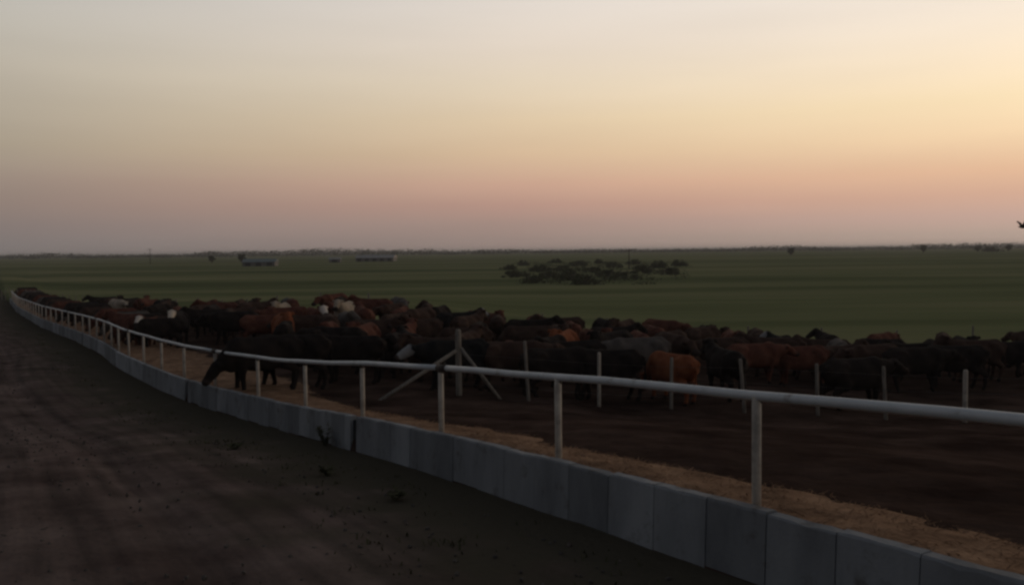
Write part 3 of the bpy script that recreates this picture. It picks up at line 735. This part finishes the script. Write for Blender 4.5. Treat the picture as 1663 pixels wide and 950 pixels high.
# ------------------------------------------------------------------ far field: bushes, trees, woods, sheds, poles
def leaf_cloud(bm, c, r, n, size):
    for _ in range(n):
        while True:
            d = Vector((random.uniform(-1, 1), random.uniform(-1, 1), random.uniform(-1, 1)))
            if d.length < 1 and d.length > random.random() * .8: break
        p = Vector(c) + Vector((d.x * r[0], d.y * r[1], d.z * r[2]))
        a = Vector((random.gauss(0, 1), random.gauss(0, 1), random.gauss(0, 1))).normalized(); b_ = a.orthogonal().normalized(); e = a.cross(b_); q = size * random.uniform(.5, 1.3)
        bm.faces.new([bm.verts.new(p + v) for v in (b_ * q, e * q * .6, -b_ * q, -e * q * .6)])
def tree_meshes(seed, h, w, lobes=9, leaf=.22, n=150, z0=.3):
    random.seed(seed); bt = bmesh.new(); bc = bmesh.new()
    tube(bt, [(0, 0, -.5), (.05, .02, h * .25), (.02, .06, h * .62)], [h * .05, h * .04, h * .015], 7)
    for _ in range(lobes):
        a = random.uniform(0, 6.28); rr = random.uniform(0, .6) * w; z = h * random.uniform(z0, .86); c = (math.cos(a) * rr, math.sin(a) * rr, z)
        tube(bt, [(0, 0, h * .22), ((c[0]) * .5, c[1] * .5, z * .75), c], [h * .02, h * .014, h * .006], 5)
        leaf_cloud(bc, c, (w * random.uniform(.25, .5), w * random.uniform(.25, .5), h * random.uniform(.1, .22)), n, leaf)
    return bm_mesh('trunk', bt, M_bark), bm_mesh('crown', bc, M_leaf)
def bush_meshes(seed, h, w):
    random.seed(seed); bt = bmesh.new(); bc = bmesh.new()
    for k in range(6):
        a = k * 1.05 + random.uniform(-.3, .3); r = random.uniform(.3, .8) * w
        tube(bt, [(0, 0, -.4), (math.cos(a) * r * .4, math.sin(a) * r * .4, h * .35), (math.cos(a) * r, math.sin(a) * r, h * .6)], [.06, .045, .015], 5)
    for _ in range(26):
        a = random.uniform(0, 6.28); rr = w * math.sqrt(random.random()); z = h * random.uniform(.05, .62) * math.sqrt(max(.1, 1 - (rr / w) ** 2 * .8))
        leaf_cloud(bc, (math.cos(a) * rr, math.sin(a) * rr, z), (w * .22, w * .22, h * random.uniform(.14, .28)), 60, .13)
    return bm_mesh('trunk', bt, M_bark), bm_mesh('crown', bc, M_scrub)
TM = [tree_meshes(11, 3.0, 1.9, 10, .16), tree_meshes(12, 4.2, 2.4, 12, .2), bush_meshes(13, 2.0, 2.3), bush_meshes(14, 1.6, 2.6)]
random.seed(21)
def tree(name, px, z, k, sc, label, cat, group):
    x, y = at(px, z); o = empty(name, (x, y, G(x, y))); o.scale = (sc * random.uniform(.9, 1.2), sc, sc * random.uniform(.85, 1.15)); o.rotation_euler.z = random.uniform(0, 6.28)
    if name == 'bush': o.scale.z = sc * random.uniform(1.1, 1.7)
    for nm, me in zip(('trunk', 'crown'), TM[k]): link(nm, me, o)
    tag(o, label, cat, group)
BUSH = [(826, 240), (840, 180), (852, 290), (866, 150), (878, 215), (890, 170), (901, 330), (912, 225), (926, 160), (938, 270), (950, 142), (962, 205), (975, 310), (986, 175), (998, 250), (1013, 165), (1030, 290), (1046, 195), (1066, 240), (1086, 185), (1106, 260)]
for i, (px, z) in enumerate(BUSH):
    tree('bush', px, z, (2, 3)[i % 2], random.uniform(.75, 1.05) * (z / 170) ** .35, f'{ORD[i] if i < len(BUSH) - 1 else "rightmost"} dark bush of the loose row in the green field', 'bush', 'bushes in the field')
for px, z, k, sc, lb in ((345, 430, 1, .8, 'small dark tree on the left skyline, left one of a close pair'), (393, 430, 1, .95, 'small dark tree on the left skyline, right one of a close pair'),
        (1285, 520, 1, .9, 'small dark tree on the skyline right of the bushes'), (1500, 600, 1, 1.0, 'small dark tree on the right skyline'), (1588, 640, 1, 1.1, 'dark tree at left end of the clump on the far right skyline'),
        (1612, 640, 2, 2.2, 'broad low tree in the middle of the far right skyline clump'), (1638, 650, 1, 1.1, 'dark tree at right end of the clump on the far right skyline')):
    tree('tree', px, z, k, sc * 1.15, lb, 'tree', 'trees on the skyline')
def scrub():
    bm = bmesh.new()
    for _ in range(300):
        px = random.triangular(815, 1125, 930); z = random.uniform(140, 330); x, y = at(px, z); h = random.uniform(.4, 1.1) * (z / 200) ** .5
        leaf_cloud(bm, (x, y, G(x, y) + h * .35), (random.uniform(1.0, 3.0), random.uniform(.8, 2.5), h * .6), 30, .17)
    return link('field_scrub', bm_mesh('field_scrub', bm, M_scrub))
tag(scrub(), 'low dark scrub covering the ground between the bushes in the field', 'scrub', kind='stuff')
def far_woods():
    bm = bmesh.new()
    for _ in range(2000):
        px = random.uniform(-150, 1820); z = random.uniform(1100, 2600); x, y = at(px, z); g = EYE - float(drop(y))
        h = random.uniform(.8, 3.6) * (1.2 + 1.6 * max(0, math.sin(px * .021) * math.sin(px * .0057 + 1)) + (1.3 if 1480 < px or 330 < px < 720 else 0)) * z / 1800
        leaf_cloud(bm, (x, y, g + h * .5), (random.uniform(6, 26), 5, h * .8), 26, 1.6)
    return link('far_woods', bm_mesh('far_woods', bm, M_leaf))
tag(far_woods(), 'thin dark line of woods along the whole horizon', 'woods', kind='stuff')

M_shed = material('pale_sheet_wall', [(.09, .087, .083), (.13, .125, .118)], scale=.8, rough=.7, bump=.1)
M_roof = material('pale_metal_roof', [(.13, .13, .13), (.19, .187, .184)], scale=.5, rough=.5, bump=.1, metal=.1)
M_blue = material('blue_green_roof', [(.05, .085, .095), (.08, .12, .13)], scale=.5, rough=.6, bump=.1)
M_dark = material('dark_opening', [(.02, .02, .022), (.035, .033, .033)], scale=2, rough=.8, bump=0)
def shed(px, z, L, W, H, RH, mr, label, ndoor):
    x, y = at(px, z); o = empty('shed', (x, y, G(x, y))); tag(o, label, 'shed', 'far sheds'); o.rotation_euler.z = math.radians(random.uniform(-6, 6))
    bm = bmesh.new(); bm_box(bm, (0, 0, H / 2 - .2), (L, W, H + .4)); link('wall', bm_mesh('wall', bm, M_shed), o)
    bm = bmesh.new(); e = .3
    P = [(-L/2-e, -W/2-e, H+.02), (L/2+e, -W/2-e, H+.02), (L/2+e, W/2+e, H+.02), (-L/2-e, W/2+e, H+.02), (-L/2-e, 0, H+RH), (L/2+e, 0, H+RH)]
    v = [bm.verts.new(p) for p in P]
    for f in ((0, 1, 5, 4), (2, 3, 4, 5), (0, 4, 3), (1, 2, 5), (3, 2, 1, 0)): bm.faces.new([v[i] for i in f])
    link('roof', bm_mesh('roof', bm, mr), o)
    for i in range(ndoor):
        bm = bmesh.new(); bm_box(bm, (-L / 2 + L * (i + .5) / ndoor, -W / 2 - .03, H * .42), (L / ndoor * .5, .08, H * .84)); link('door', bm_mesh('door', bm, M_dark), o)
shed(612, 430, 19, 8, 1.7, 1.5, M_roof, 'long pale-roofed shed far off below the skyline, left of centre', 5)
shed(545, 400, 5, 4, 1.5, .8, M_roof, 'small pale shed left of the long pale-roofed shed', 1)
shed(424, 330, 12, 7, 1.6, 1.2, M_blue, 'low blue-green roofed shed at left, beyond the herd', 3)
def pole(px, z, h, label):
    x, y = at(px, z); o = empty('utility_pole', (x, y, G(x, y))); tag(o, label, 'utility pole', 'utility poles')
    bm = bmesh.new(); tube(bm, [(0, 0, -.5), (0, 0, h * .5), (.03, 0, h)], [.17, .15, .11], 8); link('mast', bm_mesh('mast', bm, M_bark, True), o)
    bm = bmesh.new(); bm_box(bm, (0, -.12, h - .5), (2.0, .1, .14), bevel=.01); link('crossarm', bm_mesh('crossarm', bm, M_bark), o)
    for dx in (-.85, 0.3, .85):
        bm = bmesh.new(); tube(bm, [(dx, -.12, h - .43), (dx, -.12, h - .30), (dx, -.12, h - .22)], [.04, .06, .03], 7); link('insulator', bm_mesh('insulator', bm, M_pipe), o)
pole(1022, 235, 5.6, 'utility pole among the dark bushes right of centre')
pole(245, 420, 7.5, 'faint utility pole on the left skyline')

# bird gliding past at the right edge
M_bird = material('bird_feathers', [(.035, .028, .022), (.07, .055, .042)], scale=9, rough=.9, bump=.3)
bz = 46.0; bx, by = at(1660, bz)
bird = empty('bird', (bx, by, EYE + 29.5 * bz / FPX)); tag(bird, 'dark bird flying above the skyline at the right edge', 'bird')
bm = bmesh.new(); tube(bm, [(-.24, 0, .03), (-.16, 0, .02), (-.05, 0, 0), (.08, 0, 0), (.17, 0, .03), (.22, 0, .04), (.26, 0, .03)], [.015, .035, .065, .07, .045, .04, .008], 10)
link('body', bm_mesh('body', bm, M_bird, True), bird)
for s in (-1, 1):
    bm = bmesh.new(); P = [(.09, s * .04, .03), (.05, s * .22, .22), (-.04, s * .38, .34), (-.12, s * .36, .31), (-.10, s * .20, .19), (-.10, s * .04, .02)]
    a = [bm.verts.new(p) for p in P]; c = [bm.verts.new((p[0], p[1], p[2] + .012)) for p in P]
    bm.faces.new(a); bm.faces.new(c[::-1])
    for i in range(6): bm.faces.new((a[i], c[i], c[(i + 1) % 6], a[(i + 1) % 6]))
    bmesh.ops.recalc_face_normals(bm, faces=bm.faces[:]); link('wing', bm_mesh('wing', bm, M_bird), bird)

# ------------------------------------------------------------------ dusty evening air
M_haze = bpy.data.materials.new('evening_haze'); M_haze.use_nodes = True; t = M_haze.node_tree; t.nodes.clear()
pv = t.nodes.new('ShaderNodeVolumePrincipled'); pv.inputs['Color'].default_value = (.86, .84, .84, 1); pv.inputs['Density'].default_value = 0.00025; pv.inputs['Anisotropy'].default_value = 0.2
mo = t.nodes.new('ShaderNodeOutputMaterial'); t.links.new(pv.outputs[0], mo.inputs['Volume'])
bm = bmesh.new(); bm_box(bm, (0, 7500, 2.0), (18600, 15400, 15.0))
hzo = link('haze', bm_mesh('haze', bm, M_haze)); tag(hzo, 'thin dusty evening air over the pens and fields', 'haze', kind='stuff')
